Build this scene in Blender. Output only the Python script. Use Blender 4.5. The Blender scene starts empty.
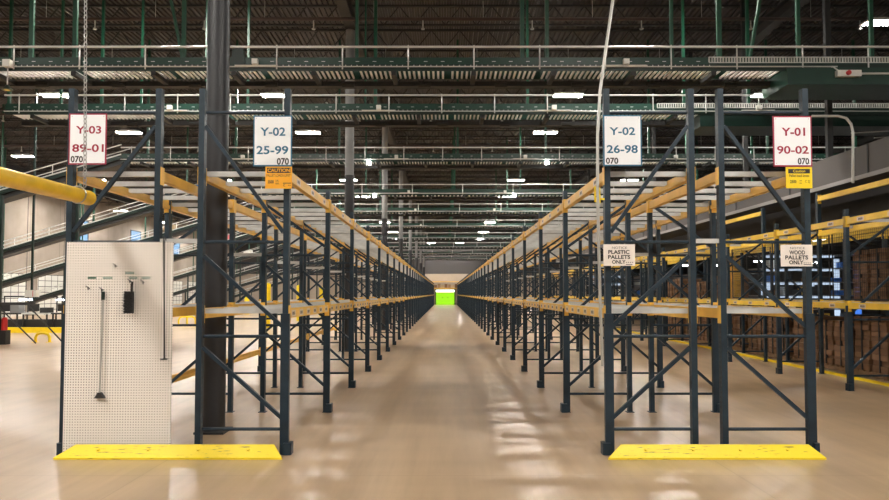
import bpy, math, random
from mathutils import Vector, Matrix
random.seed(7)
C = bpy.context.scene.collection
sc = bpy.context.scene

# ------------------------------------------------------------------ camera numbers
F = 650.0; PITCH = math.radians(2.1); SHIFT = 43.5 - F*math.tan(PITCH); CX = 445.5; EYE = 1.6
cp, sp = math.cos(PITCH), math.sin(PITCH)
def P(px, py, Y):
    """world point at depth Y seen at a pixel of the photograph"""
    v = (250.0 + SHIFT - py) / F
    dy = cp - v * sp; dz = sp + v * cp
    Z = EYE + Y * dz / dy
    cam = Y * cp + (Z - EYE) * sp
    return ((px - CX) / F * cam, Y, Z)

# ------------------------------------------------------------------ materials
def new_mat(name):
    m = bpy.data.materials.new(name); m.use_nodes = True
    nt = m.node_tree; b = nt.nodes['Principled BSDF']
    return m, nt, b
def mat(name, col, rough=0.5, metal=0.0, var=0.0, vscale=8.0, bump=0.0, bscale=40.0, spec=None, coat=0.0):
    m, nt, b = new_mat(name)
    b.inputs['Base Color'].default_value = (*col, 1)
    b.inputs['Roughness'].default_value = rough
    b.inputs['Metallic'].default_value = metal
    if spec is not None: b.inputs['Specular IOR Level'].default_value = spec
    if coat: b.inputs['Coat Weight'].default_value = coat
    if var or bump:
        tc = nt.nodes.new('ShaderNodeTexCoord')
    if var:
        n = nt.nodes.new('ShaderNodeTexNoise'); n.inputs['Scale'].default_value = vscale; n.inputs['Detail'].default_value = 5
        nt.links.new(tc.outputs['Object'], n.inputs['Vector'])
        r = nt.nodes.new('ShaderNodeValToRGB')
        r.color_ramp.elements[0].position = 0.3; r.color_ramp.elements[1].position = 0.7
        r.color_ramp.elements[0].color = (*[c * (1 - var) for c in col], 1)
        r.color_ramp.elements[1].color = (*[min(1, c * (1 + var)) for c in col], 1)
        nt.links.new(n.outputs['Fac'], r.inputs['Fac']); nt.links.new(r.outputs['Color'], b.inputs['Base Color'])
    if bump:
        n2 = nt.nodes.new('ShaderNodeTexNoise'); n2.inputs['Scale'].default_value = bscale
        nt.links.new(tc.outputs['Object'], n2.inputs['Vector'])
        bp = nt.nodes.new('ShaderNodeBump'); bp.inputs['Strength'].default_value = bump; bp.inputs['Distance'].default_value = 0.01
        nt.links.new(n2.outputs['Fac'], bp.inputs['Height']); nt.links.new(bp.outputs['Normal'], b.inputs['Normal'])
    return m
def emit(name, col, s):
    m, nt, b = new_mat(name)
    b.inputs['Base Color'].default_value = (0.8, 0.8, 0.8, 1) if s > 2 else (0.03, 0.03, 0.03, 1)
    b.inputs['Emission Color'].default_value = (*col, 1); b.inputs['Emission Strength'].default_value = s
    return m
def math_node(nt, op, a, b=None, c=None):
    n = nt.nodes.new('ShaderNodeMath'); n.operation = op
    for i, v in enumerate((a, b, c)):
        if v is None: continue
        if isinstance(v, (int, float)): n.inputs[i].default_value = v
        else: nt.links.new(v, n.inputs[i])
    return n.outputs[0]

STEEL = mat('blue_grey_steel', (0.014, 0.028, 0.043), 0.42, 0.0, 0.25, 5, spec=.35)
# perforated post: rows of dark slots punched down the post
SLOT, nt, b = new_mat('perforated_blue_steel')
b.inputs['Roughness'].default_value = 0.42; b.inputs['Specular IOR Level'].default_value = .35
tc = nt.nodes.new('ShaderNodeTexCoord'); sx = nt.nodes.new('ShaderNodeSeparateXYZ'); nt.links.new(tc.outputs['Object'], sx.inputs[0])
fz = math_node(nt, 'FRACT', math_node(nt, 'MULTIPLY', sx.outputs['Z'], 20.0))
inz = math_node(nt, 'LESS_THAN', fz, 0.42)
geo = nt.nodes.new('ShaderNodeNewGeometry'); sn = nt.nodes.new('ShaderNodeSeparateXYZ'); nt.links.new(geo.outputs['Normal'], sn.inputs[0])
ny = math_node(nt, 'ABSOLUTE', sn.outputs['Y'])
yf = math_node(nt, 'ABSOLUTE', sx.outputs['Y'])
side = math_node(nt, 'MULTIPLY', math_node(nt, 'LESS_THAN', ny, 0.5), math_node(nt, 'LESS_THAN', math_node(nt, 'ABSOLUTE', math_node(nt, 'SUBTRACT', yf, 0.016)), 0.006))
msk = math_node(nt, 'MULTIPLY', inz, side)
mx = nt.nodes.new('ShaderNodeMix'); mx.data_type = 'RGBA'
nz = nt.nodes.new('ShaderNodeTexNoise'); nz.inputs['Scale'].default_value = 6; nt.links.new(tc.outputs['Object'], nz.inputs['Vector'])
rp = nt.nodes.new('ShaderNodeValToRGB'); rp.color_ramp.elements[0].position = .35; rp.color_ramp.elements[1].position = .7
rp.color_ramp.elements[0].color = (0.012, 0.025, 0.038, 1); rp.color_ramp.elements[1].color = (0.021, 0.040, 0.058, 1)
nt.links.new(nz.outputs['Fac'], rp.inputs['Fac']); nt.links.new(rp.outputs['Color'], mx.inputs[6])
mx.inputs[7].default_value = (0.006, 0.008, 0.01, 1)
nt.links.new(msk, mx.inputs[0]); nt.links.new(mx.outputs[2], b.inputs['Base Color'])

YEL = mat('yellow_beam_paint', (0.78, 0.46, 0.075), 0.42, 0, 0.12, 4)
YELE = mat('brighter_yellow_beam_paint', (0.86, 0.56, 0.05), 0.42, 0, 0.10, 4)  # brighter yellow than the beams of the other racks
YELB = mat('bright_yellow_paint', (0.90, 0.66, 0.01), 0.4, 0, 0.05, 6)
# guard plate paint with scuffs
YSC, nt, b = new_mat('scuffed_yellow_paint'); b.inputs['Roughness'].default_value = .45
tc = nt.nodes.new('ShaderNodeTexCoord'); mp = nt.nodes.new('ShaderNodeMapping'); mp.inputs['Scale'].default_value = (5, 60, 60)
nt.links.new(tc.outputs['Object'], mp.inputs[0]); n = nt.nodes.new('ShaderNodeTexNoise'); n.inputs['Scale'].default_value = 1.5; n.inputs['Detail'].default_value = 6
nt.links.new(mp.outputs[0], n.inputs['Vector']); r = nt.nodes.new('ShaderNodeValToRGB')
r.color_ramp.elements[0].position = .31; r.color_ramp.elements[0].color = (.22, .16, .02, 1)
r.color_ramp.elements[1].position = .38; r.color_ramp.elements[1].color = (.90, .68, .01, 1)
nt.links.new(n.outputs['Fac'], r.inputs[0]); nt.links.new(r.outputs[0], b.inputs['Base Color'])
GALV = mat('galvanised_steel', (0.56, 0.57, 0.56), 0.4, 0.15, 0.12, 6)
RAIL = mat('bare_metal_rail', (0.62, 0.62, 0.60), 0.35, 0.25)
ROLL = mat('zinc_roller', (0.82, 0.82, 0.80), 0.35, 0.1)
GREEN = mat('green_conveyor_paint', (0.003, 0.034, 0.021), 0.4, 0, 0.15, 3)
GREEN2 = mat('green_hanger_paint', (0.006, 0.060, 0.032), 0.4)
DGREEN = mat('dark_green_paint', (0.002, 0.017, 0.012), 0.45, 0, .2, 3)
BLACK = mat('black_rubber', (0.012, 0.012, 0.013), 0.6)
DARK = mat('dark_steel', (0.02, 0.021, 0.022), 0.55)
COLM = mat('dark_column_paint', (0.022, 0.023, 0.027), 0.45, 0, .2, 2)
COLG = mat('grey_column_paint', (0.22, 0.22, 0.22), 0.5, 0, .1, 2)
WHITE = mat('white_sign_face', (0.84, 0.87, 0.90), 0.45)
CREAM = mat('cream_sign_face', (0.85, 0.78, 0.72), 0.5)
RED = mat('crimson_print', (0.33, 0.012, 0.05), 0.5)
BLUE = mat('blue_print', (0.012, 0.13, 0.24), 0.5)
INK = mat('black_print', (0.02, 0.02, 0.022), 0.5)
ORANGE = mat('orange_sign_face', (0.90, 0.42, 0.015), 0.45)
LABEL = mat('beam_label_paper', (0.68, 0.55, 0.42), 0.6, 0, .2, 60)
TAPE = mat('green_label_tape', (0.10, 0.22, 0.14), 0.5)
CARD = mat('brown_cardboard', (0.185, 0.098, 0.048), 0.8, 0, .25, 5, .3, 30)
CARDE = mat('cardboard_edges', (0.15, 0.078, 0.038), 0.85)
WOOD = mat('pallet_wood', (0.28, 0.17, 0.09), 0.8, 0, .25, 6)
REDP = mat('red_plastic', (0.55, 0.02, 0.02), 0.4)
BLUEP = mat('blue_paint', (0.04, 0.20, 0.65), 0.4)
WBOX = mat('white_enclosure', (0.72, 0.72, 0.68), 0.4)
DUCT = mat('taupe_side_panel', (0.085, 0.072, 0.068), 0.5, 0, .12, 1)
DUCTL = mat('pale_trim', (0.30, 0.28, 0.27), 0.45)
TAN = mat('tan_board', (0.42, 0.30, 0.17), 0.7)
CHAINM = mat('chain_steel', (0.42, 0.42, 0.42), 0.35, 0.7)
PIPEG = mat('conduit_steel', (0.5, 0.5, 0.47), 0.35, 0.5)
PINK = mat('pink_parcel', (0.7, 0.18, 0.2), 0.6)
BROWNP = mat('rusty_sprinkler_pipe', (0.06, 0.038, 0.034), 0.6)

# polished concrete
FLOOR, nt, b = new_mat('polished_tan_concrete')
tc = nt.nodes.new('ShaderNodeTexCoord')
n1 = nt.nodes.new('ShaderNodeTexNoise'); n1.inputs['Scale'].default_value = .22; n1.inputs['Detail'].default_value = 2; n1.inputs['Roughness'].default_value = .6
nt.links.new(tc.outputs['Object'], n1.inputs['Vector'])
mp = nt.nodes.new('ShaderNodeMapping'); mp.inputs['Scale'].default_value = (1.6, .45, 1); mp.inputs['Rotation'].default_value = (0, 0, .12)
nt.links.new(tc.outputs['Object'], mp.inputs[0])
n2 = nt.nodes.new('ShaderNodeTexNoise'); n2.inputs['Scale'].default_value = 1.0; n2.inputs['Detail'].default_value = 2; n2.inputs['Roughness'].default_value = .65
nt.links.new(mp.outputs[0], n2.inputs['Vector'])
def streaks(sc_, rot, scale, det):
    q = nt.nodes.new('ShaderNodeMapping'); q.inputs['Scale'].default_value = sc_; q.inputs['Rotation'].default_value = (0, 0, rot)
    nt.links.new(tc.outputs['Object'], q.inputs[0]); k = nt.nodes.new('ShaderNodeTexNoise'); k.inputs['Scale'].default_value = scale; k.inputs['Detail'].default_value = det
    nt.links.new(q.outputs[0], k.inputs['Vector']); return k.outputs['Fac']
s1 = streaks((5, .35, 1), .10, 1.0, 3); s2 = streaks((.35, 2.2, 1), -.05, .9, 2); s3 = streaks((12, .8, 1), -.55, 1.3, 3)  # lengthwise and slanted scuffs; crosswise aisle shadow bands painted into the colour
st = math_node(nt, 'ADD', math_node(nt, 'MULTIPLY', s1, .30), math_node(nt, 'ADD', math_node(nt, 'MULTIPLY', s2, .22), math_node(nt, 'MULTIPLY', s3, .12)))
ad = math_node(nt, 'ADD', math_node(nt, 'ADD', math_node(nt, 'MULTIPLY', n1.outputs['Fac'], .16), math_node(nt, 'MULTIPLY', n2.outputs['Fac'], .20)), st)
r = nt.nodes.new('ShaderNodeValToRGB')
r.color_ramp.elements[0].position = .38; r.color_ramp.elements[0].color = (.34, .235, .143, 1)
r.color_ramp.elements[1].position = .62; r.color_ramp.elements[1].color = (.50, .355, .222, 1)
nt.links.new(ad, r.inputs[0])
sx = nt.nodes.new('ShaderNodeSeparateXYZ'); nt.links.new(tc.outputs['Object'], sx.inputs[0])
jy = math_node(nt, 'LESS_THAN', math_node(nt, 'ABSOLUTE', math_node(nt, 'SUBTRACT', math_node(nt, 'FRACT', math_node(nt, 'DIVIDE', math_node(nt, 'ADD', sx.outputs['Y'], 2.1), 5.25)), .5)), .0011)
jx = math_node(nt, 'LESS_THAN', math_node(nt, 'ABSOLUTE', math_node(nt, 'SUBTRACT', math_node(nt, 'FRACT', math_node(nt, 'DIVIDE', math_node(nt, 'ADD', sx.outputs['X'], 5.3), 5.25)), .5)), .0009)
jt = math_node(nt, 'MAXIMUM', jy, jx)
mx = nt.nodes.new('ShaderNodeMix'); mx.data_type = 'RGBA'; nt.links.new(math_node(nt, 'MULTIPLY', jt, .22), mx.inputs[0])
nt.links.new(r.outputs[0], mx.inputs[6]); mx.inputs[7].default_value = (.08, .06, .045, 1)
nt.links.new(mx.outputs[2], b.inputs['Base Color'])
mr = nt.nodes.new('ShaderNodeMapRange'); mr.inputs[1].default_value = .3; mr.inputs[2].default_value = .7; mr.inputs[3].default_value = .26; mr.inputs[4].default_value = .34
nt.nodes.remove(mr); b.inputs['Roughness'].default_value = .28
b.inputs['Specular IOR Level'].default_value = .4

DECK = mat('brown_roof_deck', (0.040, 0.032, 0.031), 0.5, 0, .15, .5)
JOIST = mat('dark_joist_steel', (0.022, 0.020, 0.020), 0.6)
WALLM, nt, b = new_mat('precast_concrete_wall'); b.inputs['Roughness'].default_value = .8
tc = nt.nodes.new('ShaderNodeTexCoord'); n = nt.nodes.new('ShaderNodeTexNoise'); n.inputs['Scale'].default_value = .5; n.inputs['Detail'].default_value = 6
nt.links.new(tc.outputs['Object'], n.inputs['Vector'])
r = nt.nodes.new('ShaderNodeValToRGB'); r.color_ramp.elements[0].position = .3; r.color_ramp.elements[0].color = (.26, .22, .18, 1)
r.color_ramp.elements[1].position = .7; r.color_ramp.elements[1].color = (.38, .325, .275, 1)
nt.links.new(n.outputs['Fac'], r.inputs[0])
sx = nt.nodes.new('ShaderNodeSeparateXYZ'); nt.links.new(tc.outputs['Object'], sx.inputs[0])
jy = math_node(nt, 'LESS_THAN', math_node(nt, 'FRACT', math_node(nt, 'DIVIDE', sx.outputs['Y'], 3.6)), .02)
mx = nt.nodes.new('ShaderNodeMix'); mx.data_type = 'RGBA'; nt.links.new(math_node(nt, 'MULTIPLY', jy, .6), mx.inputs[0])
nt.links.new(r.outputs[0], mx.inputs[6]); mx.inputs[7].default_value = (.2, .17, .14, 1); nt.links.new(mx.outputs[2], b.inputs['Base Color'])
WDARK = mat('dark_wall', (0.06, 0.055, 0.055), 0.8)
WEND = mat('beige_end_wall', (0.42, 0.35, 0.28), 0.8, 0, .08, .4)
# pegboard: rows of small punched holes one inch apart
PEG, nt, b = new_mat('white_pegboard'); b.inputs['Roughness'].default_value = .5
tc = nt.nodes.new('ShaderNodeTexCoord'); sx = nt.nodes.new('ShaderNodeSeparateXYZ'); nt.links.new(tc.outputs['Object'], sx.inputs[0])
def cell(o):
    f = math_node(nt, 'SUBTRACT', math_node(nt, 'FRACT', math_node(nt, 'DIVIDE', o, .0262)), .5)
    return math_node(nt, 'MULTIPLY', f, f)
d2 = math_node(nt, 'ADD', cell(sx.outputs['X']), cell(sx.outputs['Z']))
hole = math_node(nt, 'LESS_THAN', d2, .05)
mx = nt.nodes.new('ShaderNodeMix'); mx.data_type = 'RGBA'; nt.links.new(hole, mx.inputs[0])
mx.inputs[6].default_value = (.89, .84, .78, 1); mx.inputs[7].default_value = (.10, .07, .05, 1)
nt.links.new(mx.outputs[2], b.inputs['Base Color'])

LAMPM = emit('lamp_lens', (1.0, 0.955, 0.885), 73.0)
COOL = emit('cool_tube', (0.75, 0.87, 1.0), 6.0)
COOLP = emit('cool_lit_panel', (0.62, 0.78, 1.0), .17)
SKYW = emit('daylight_pane', (0.30, 0.62, 1.0), .17)
GRN = emit('backlit_green_curtain', (0.33, 0.83, 0.0), .20)
GLOWW = emit('door_glow', (0.95, 1.0, 0.85), 1.2)
SPOT = emit('indicator_light', (1.0, 0.97, 0.9), 14.0)
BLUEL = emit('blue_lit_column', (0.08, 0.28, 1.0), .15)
WARN = emit('amber_beacon', (1.0, .6, .05), .1)

# ------------------------------------------------------------------ mesh builder
class MB:
    def __init__(s): s.v = []; s.f = []; s.m = []; s.mi = 0
    def box(s, x0, x1, y0, y1, z0, z1):
        b = len(s.v)
        s.v += [(x0,y0,z0),(x1,y0,z0),(x1,y1,z0),(x0,y1,z0),(x0,y0,z1),(x1,y0,z1),(x1,y1,z1),(x0,y1,z1)]
        for q in ((0,3,2,1),(4,5,6,7),(0,1,5,4),(1,2,6,5),(2,3,7,6),(3,0,4,7)):
            s.f.append(tuple(b+i for i in q)); s.m.append(s.mi)
        return s
    def tube(s, p, q, r, seg=8, r2=None, caps=True):
        p = Vector(p); q = Vector(q); d = (q-p)
        if d.length < 1e-9: return s
        d.normalize(); a = d.orthogonal().normalized(); c = d.cross(a); r2 = r if r2 is None else r2
        b = len(s.v)
        for (o, rr) in ((p, r), (q, r2)):
            for i in range(seg):
                t = 2*math.pi*(i+.5)/seg
                s.v.append(tuple(o + (a*math.cos(t) + c*math.sin(t))*rr))
        for i in range(seg):
            j = (i+1) % seg
            s.f.append((b+i, b+j, b+seg+j, b+seg+i)); s.m.append(s.mi)
        if caps:
            s.f.append(tuple(b+seg-1-i for i in range(seg))); s.m.append(s.mi)
            s.f.append(tuple(b+seg+i for i in range(seg))); s.m.append(s.mi)
        return s
    def bar(s, p, q, w, h, side=(0,1,0)):
        """rectangular bar from p to q; w along side, h across"""
        p = Vector(p); q = Vector(q); d = (q-p).normalized(); a = Vector(side); a = (a - d*a.dot(d)).normalized(); c = d.cross(a)
        b = len(s.v)
        for o in (p, q):
            for (i, j) in ((-1,-1),(1,-1),(1,1),(-1,1)):
                s.v.append(tuple(o + a*(i*w/2) + c*(j*h/2)))
        for q4 in ((3,2,1,0),(4,5,6,7),(0,1,5,4),(1,2,6,5),(2,3,7,6),(3,0,4,7)):
            s.f.append(tuple(b+i for i in q4)); s.m.append(s.mi)
        return s
    def path(s, pts, r, seg=8):
        pts = [Vector(p) for p in pts]; n = len(pts); b = len(s.v)
        up = None
        for k, p in enumerate(pts):
            d = ((pts[min(k+1,n-1)] - pts[max(k-1,0)])).normalized()
            if up is None: up = d.orthogonal().normalized()
            a = (up - d*up.dot(d)).normalized(); up = a; c = d.cross(a)
            for i in range(seg):
                t = 2*math.pi*i/seg; s.v.append(tuple(p + (a*math.cos(t)+c*math.sin(t))*r))
        for k in range(n-1):
            for i in range(seg):
                j = (i+1) % seg
                s.f.append((b+k*seg+i, b+k*seg+j, b+(k+1)*seg+j, b+(k+1)*seg+i)); s.m.append(s.mi)
        s.f.append(tuple(b+seg-1-i for i in range(seg))); s.m.append(s.mi)
        s.f.append(tuple(b+(n-1)*seg+i for i in range(seg))); s.m.append(s.mi)
        return s
    def prism(s, poly, axis, a0, a1):
        """closed polygon (2d) extruded along axis 'x','y' or 'z'"""
        b = len(s.v); n = len(poly)
        for a in (a0, a1):
            for (u, w) in poly:
                s.v.append({'x': (a, u, w), 'y': (u, a, w), 'z': (u, w, a)}[axis])
        s.f.append(tuple(b+n-1-i for i in range(n))); s.m.append(s.mi)
        s.f.append(tuple(b+n+i for i in range(n))); s.m.append(s.mi)
        for i in range(n):
            j = (i+1) % n; s.f.append((b+i, b+j, b+n+j, b+n+i)); s.m.append(s.mi)
        return s
    def mesh(s, name, mats, smooth=False):
        me = bpy.data.meshes.new(name); me.from_pydata(s.v, [], s.f)
        for m in (mats if isinstance(mats, (list, tuple)) else [mats]): me.materials.append(m)
        me.polygons.foreach_set('material_index', s.m)
        import bmesh
        bm = bmesh.new(); bm.from_mesh(me); bmesh.ops.recalc_face_normals(bm, faces=bm.faces); bm.to_mesh(me); bm.free()
        if smooth:
            me.polygons.foreach_set('use_smooth', [True]*len(me.polygons))
            try: me.set_sharp_from_angle(angle=math.radians(40))
            except Exception: pass
        me.update(); return me
    def build(s, name, mats, parent=None, smooth=False, loc=None):
        o = bpy.data.objects.new(name, s.mesh(name, mats, smooth)); C.objects.link(o)
        if parent: o.parent = parent
        if loc: o.location = loc
        return o
def inst(name, me, parent=None, loc=None):
    o = bpy.data.objects.new(name, me); C.objects.link(o)
    if parent: o.parent = parent
    if loc: o.location = loc
    return o
def tag(o, label, cat, group=None, kind=None):
    o['label'] = label; o['category'] = cat
    if group: o['group'] = group
    if kind: o['kind'] = kind
    return o
def thing(name, label, cat, loc=(0,0,0), group=None):
    o = bpy.data.objects.new(name, None); o.empty_display_size = .2; C.objects.link(o); o.location = loc
    return tag(o, label, cat, group)
def struct(name, mb, m, label=None):
    o = mb.build(name, m); o['kind'] = 'structure'
    if label: o['label'] = label
    return o
ORD = ['zeroth','first','second','third','fourth','fifth','sixth','seventh','eighth','ninth','tenth','eleventh','twelfth','thirteenth','fourteenth','fifteenth','sixteenth','seventeenth','eighteenth','nineteenth','twentieth']
for i in range(1, 10): ORD.append('twenty-' + ORD[i])
ORD.append('thirtieth')
for i in range(1, 10): ORD.append('thirty-' + ORD[i])
ORD.append('fortieth')
for i in range(1, 10): ORD.append('forty-' + ORD[i])

def text_fit(body, x0, x1, z0, z1, y, m, parent, name='printed_text', bold=0.0):
    cu = bpy.data.curves.new('t', 'FONT'); cu.body = body; cu.size = 1; cu.offset = bold; cu.resolution_u = 3
    o = bpy.data.objects.new('t', cu); C.objects.link(o)
    dg = bpy.context.evaluated_depsgraph_get(); dg.update()
    me = bpy.data.meshes.new_from_object(o.evaluated_get(dg)); bpy.data.objects.remove(o)
    xs = [v.co.x for v in me.vertices]; ys = [v.co.y for v in me.vertices]
    a, b_, c, d = min(xs), max(xs), min(ys), max(ys)
    for v in me.vertices:
        u = (v.co.x-a)/(b_-a); w = (v.co.y-c)/(d-c)
        v.co = (x0+(x1-x0)*u, y, z0+(z1-z0)*w)
    me.materials.clear(); me.materials.append(m); me.name = name
    return inst(name, me, parent)

# ------------------------------------------------------------------ building shell
XL, XR, YB, YF, ZC = -30.0, 24.0, -14.0, 93.0, 10.0
struct('floor', MB().box(XL-.2, XR+.2, YB-.2, YF+.2, -.2, 0), FLOOR)
struct('wall_left', MB().box(XL-.3, XL, YB, YF, 0, ZC+.4), WALLM)
struct('wall_right', MB().box(XR, XR+.3, YB, YF, 0, ZC+.4), WDARK)
wb = struct('wall_back', MB().box(XL-.3, XR+.3, YF, YF+.3, 0, 4.4), WEND)
MB().box(XL-.3, XR+.3, YF, YF+.3, 4.4, ZC+.4).build('upper_siding', WDARK, wb)
struct('wall_front', MB().box(XL-.3, XR+.3, YB-.3, YB, 0, ZC+.4), WALLM)
# fluted steel roof deck, flutes run front to back
m = MB(); pts = []
x = XL-.2; p = .16
while x < XR+.2:
    pts += [(x, ZC), (x+.055, ZC), (x+.075, ZC+.055), (x+.14, ZC+.055)]; x += p
b0 = len(m.v)
for Y in (YB-.2, YF+.2):
    for (a, z) in pts: m.v.append((a, Y, z))
n = len(pts)
for i in range(n-1): m.f.append((i, i+1, n+i+1, n+i)); m.m.append(0)
m.box(XL-.2, XR+.2, YB-.2, YF+.2, ZC+.12, ZC+.3)
ceil = m.build('ceiling', DECK); ceil['kind'] = 'structure'
# open-web joists across, girders front to back
Y = 13.4
jm = MB()
jm.box(XL, XR, -.04, .04, -.06, -.005); jm.box(XL, XR, -.035, .035, -.62, -.57)
x = XL+.3
while x < XR-.6:
    jm.bar((x, 0, -.6), (x+.45, 0, -.03), .025, .025); jm.bar((x+.45, 0, -.03), (x+.9, 0, -.6), .025, .025); x += .9
jme = jm.mesh('roof_joist', JOIST)
while Y < 92:
    inst('roof_joist', jme, ceil, (0, Y, ZC)); Y += 1.75
for X in (-26.1, -14.4, -2.66, 9.1, 20.8):
    MB().box(X-.14, X+.14, YB, YF, ZC-.98, ZC-.94).box(X-.14, X+.14, YB, YF, ZC-.66, ZC-.63).box(X-.02, X+.02, YB, YF, ZC-.94, ZC-.66).build('roof_girder', JOIST, ceil)
for Y, r in ((17.0, .045), (20.4, .05), (26.2, .045), (31.8, .045)):
    g = thing('sprinkler_pipe', 'rust brown sprinkler pipe hung under the roof, %s from the front' % {17.0:'first', 20.4:'second', 26.2:'third', 31.8:'fourth'}[Y], 'pipe', (0, Y, ZC-1.12), 'sprinkler pipes under the roof')
    MB().tube((XL+.1, 0, 0), (XR-.1, 0, 0), r, 8).build('pipe', BROWNP, g, True)
    hm = MB().tube((0,0,-.02),(0,0,-.25),.018,6).tube((0,0,-.25),(0,0,-.28),.05,8).mesh('sprinkler_head', PIPEG, True)
    rm = MB().tube((0,0,0),(0,0,.5),.008,5).mesh('hanger_rod', PIPEG)
    x = XL+2
    while x < XR-1.5:
        inst('sprinkler_head', hm, g, (x+1.3, 0, 0)); inst('hanger_rod', rm, g, (x, 0, 0)); x += 2.9

# end door: glowing green curtain
X0, _, Zb = P(436, 305, YF-.2); X1, _, Zt = P(454.3, 290, YF-.2)
d = thing('door_1', 'glowing lime green roll-up door at the far end of the aisle', 'door', (0, YF-.12, 0)); d['kind'] = 'structure'; del d['category']
MB().box(X0, X1, -.04, 0, 0, Zt-.28).build('door_curtain', GRN, d)
MB().box(X0, X1, -.04, 0, Zt-.28, Zt).build('door_light_band', GLOWW, d)
MB().box(X0-.15, X0, -.08, .1, 0, Zt+.15).box(X1, X1+.15, -.08, .1, 0, Zt+.15).box(X0-.15, X1+.15, -.08, .1, Zt, Zt+.15).build('door_frame', DARK, d)
MB().box(X0+.85, X0+1.0, -.07, -.04, .98, 1.06).box(X1-1.0, X1-.85, -.07, -.04, .98, 1.06).build('door_handle', DARK, d)
# wide opening, tan shelf of goods over the door
t = thing('storage_platform', 'yellow edged shelf of tan goods on posts above the green door', 'platform', (.1, YF-.9, 0))
MB().box(-2.4, 2.4, -.5, .5, 2.25, 2.4).build('deck', YEL, t)
MB().box(-2.4, 2.4, -.5, .5, 3.2, 3.3).build('top_deck', YEL, t)
for x in (-2.35, 2.35):
    MB().box(x-.05, x+.05, -.5, -.4, 0, 3.2).build('post', STEEL, t)
for k in range(9):
    hh = random.uniform(.35, .7); x = -2.2 + k*.49
    o = MB().box(x, x+.42, YF-1.3, YF-.6, 2.405, 2.405+hh).build('storage_box', [TAN, CARD, WOOD][k % 3])
    o.location = (.1, 0, 0); tag(o, 'tan box on the shelf above the green door, %s from the left' % ORD[k+1], 'box', 'boxes above the green door')

# windows and dock doors in the left wall
for i, (ya, yb) in enumerate(((52.4, 54.3), (61.8, 63.7), (71.2, 73.1), (80.6, 82.5))):
    w = struct('window_%d' % (i+1), MB().box(XL+.005, XL+.03, ya, yb, 6.0, 7.6), SKYW)
    MB().box(XL, XL+.06, ya-.08, ya, 5.92, 7.68).box(XL, XL+.06, yb, yb+.08, 5.92, 7.68).box(XL, XL+.06, ya, yb, 5.92, 6.0).box(XL, XL+.06, ya, yb, 7.6, 7.68).box(XL+.03, XL+.05, ya, yb, 6.78, 6.82).build('window_frame', DARK, w)
for i in range(9):
    ya = 43.2 + i*4.6
    w = struct('door_%d' % (i+2), MB().box(XL+.005, XL+.05, ya, ya+3.2, 0, 3.0), WBOX)
    g = MB()
    for k in range(7): g.box(XL+.05, XL+.06, ya, ya+3.2, k*.43+.38, k*.43+.42)
    for k in range(5): g.box(XL+.05, XL+.06, ya+k*.79, ya+k*.79+.035, 0, 3.0)
    g.build('panel_seams', DARK, w)

# ------------------------------------------------------------------ lamps
lm_h = MB().box(-.52, .52, -.17, .17, .012, .07).box(-.35, .35, -.09, .09, .07, .12)
lens = MB(); lens.box(-.5, -.02, -.15, .15, 0, .012); lens.box(.02, .5, -.15, .15, 0, .012)
ME_H = lm_h.mesh('housing', WBOX); ME_L = lens.mesh('lens', LAMPM)
lampn = 0
COLS = (-27.6, -21.6, -13.8, -6.0, 4.35, 11.4, 18.6)  # leftmost column is added, to brighten the left wall
ROWS = [-8.0, -2.5, 3.6, 16.6, 22.8, 28.1, 33.0, 40.0, 47.0, 55.0, 64.0, 74.0, 84.0]
ME_R = MB().tube((-.3,0,.12),(-.3,0,1.38),.006,5).tube((.3,0,.12),(.3,0,1.38),.006,5).mesh('hanging_rod', DARK)
for j, Y in enumerate(ROWS):
    for i, X in enumerate(COLS):
        z = 8.6
        yy = 13.9 if (Y == 16.6 and X in (-6.0, 4.35)) else Y
        if (X == 18.6 and Y > 0) or (X < -20 and Y < 5) or (X == 11.4 and 0 < Y < 10): continue
        t = thing('high_bay_lamp', 'white linear ceiling lamp, %s row from the front, %s from the left' % (ORD[j+1], ORD[i+1]), 'lamp', (X, yy, z), 'ceiling lamps')
        inst('housing', ME_H, t); inst('lens', ME_L, t); inst('hanging_rod', ME_R, t)

for k, X in enumerate((-2.0, 2.0)):  # added pair of lamps, brightens the floor before the end door
    t = thing('high_bay_lamp', 'added white fill lamp in front of the green end door, %s one' % ('left' if k == 0 else 'right'), 'lamp', (X, 90.2, 8.6), 'ceiling lamps')
    inst('housing', ME_H, t); inst('lens', ME_L, t); inst('hanging_rod', ME_R, t)
# ------------------------------------------------------------------ columns
for k in range(8):
    Y = 7.6 + 10.5*k
    r = .125
    t = thing('steel_column', ('round dark steel roof column between the left racks, %s from the front' % ORD[k+1]), 'column', (-2.69, Y, 0), 'roof columns between the left racks')
    MB().tube((0,0,0), (0,0,4.9), r+.004, 20).build('lower_sleeve', COLM, t, True)
    MB().tube((0,0,4.9), (0,0,ZC-.98), r, 20).build('shaft', COLM if k == 0 else COLG, t, True)
    MB().box(-.17, .17, -.17, .17, 0, .025).build('base_plate', COLM, t)

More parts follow.
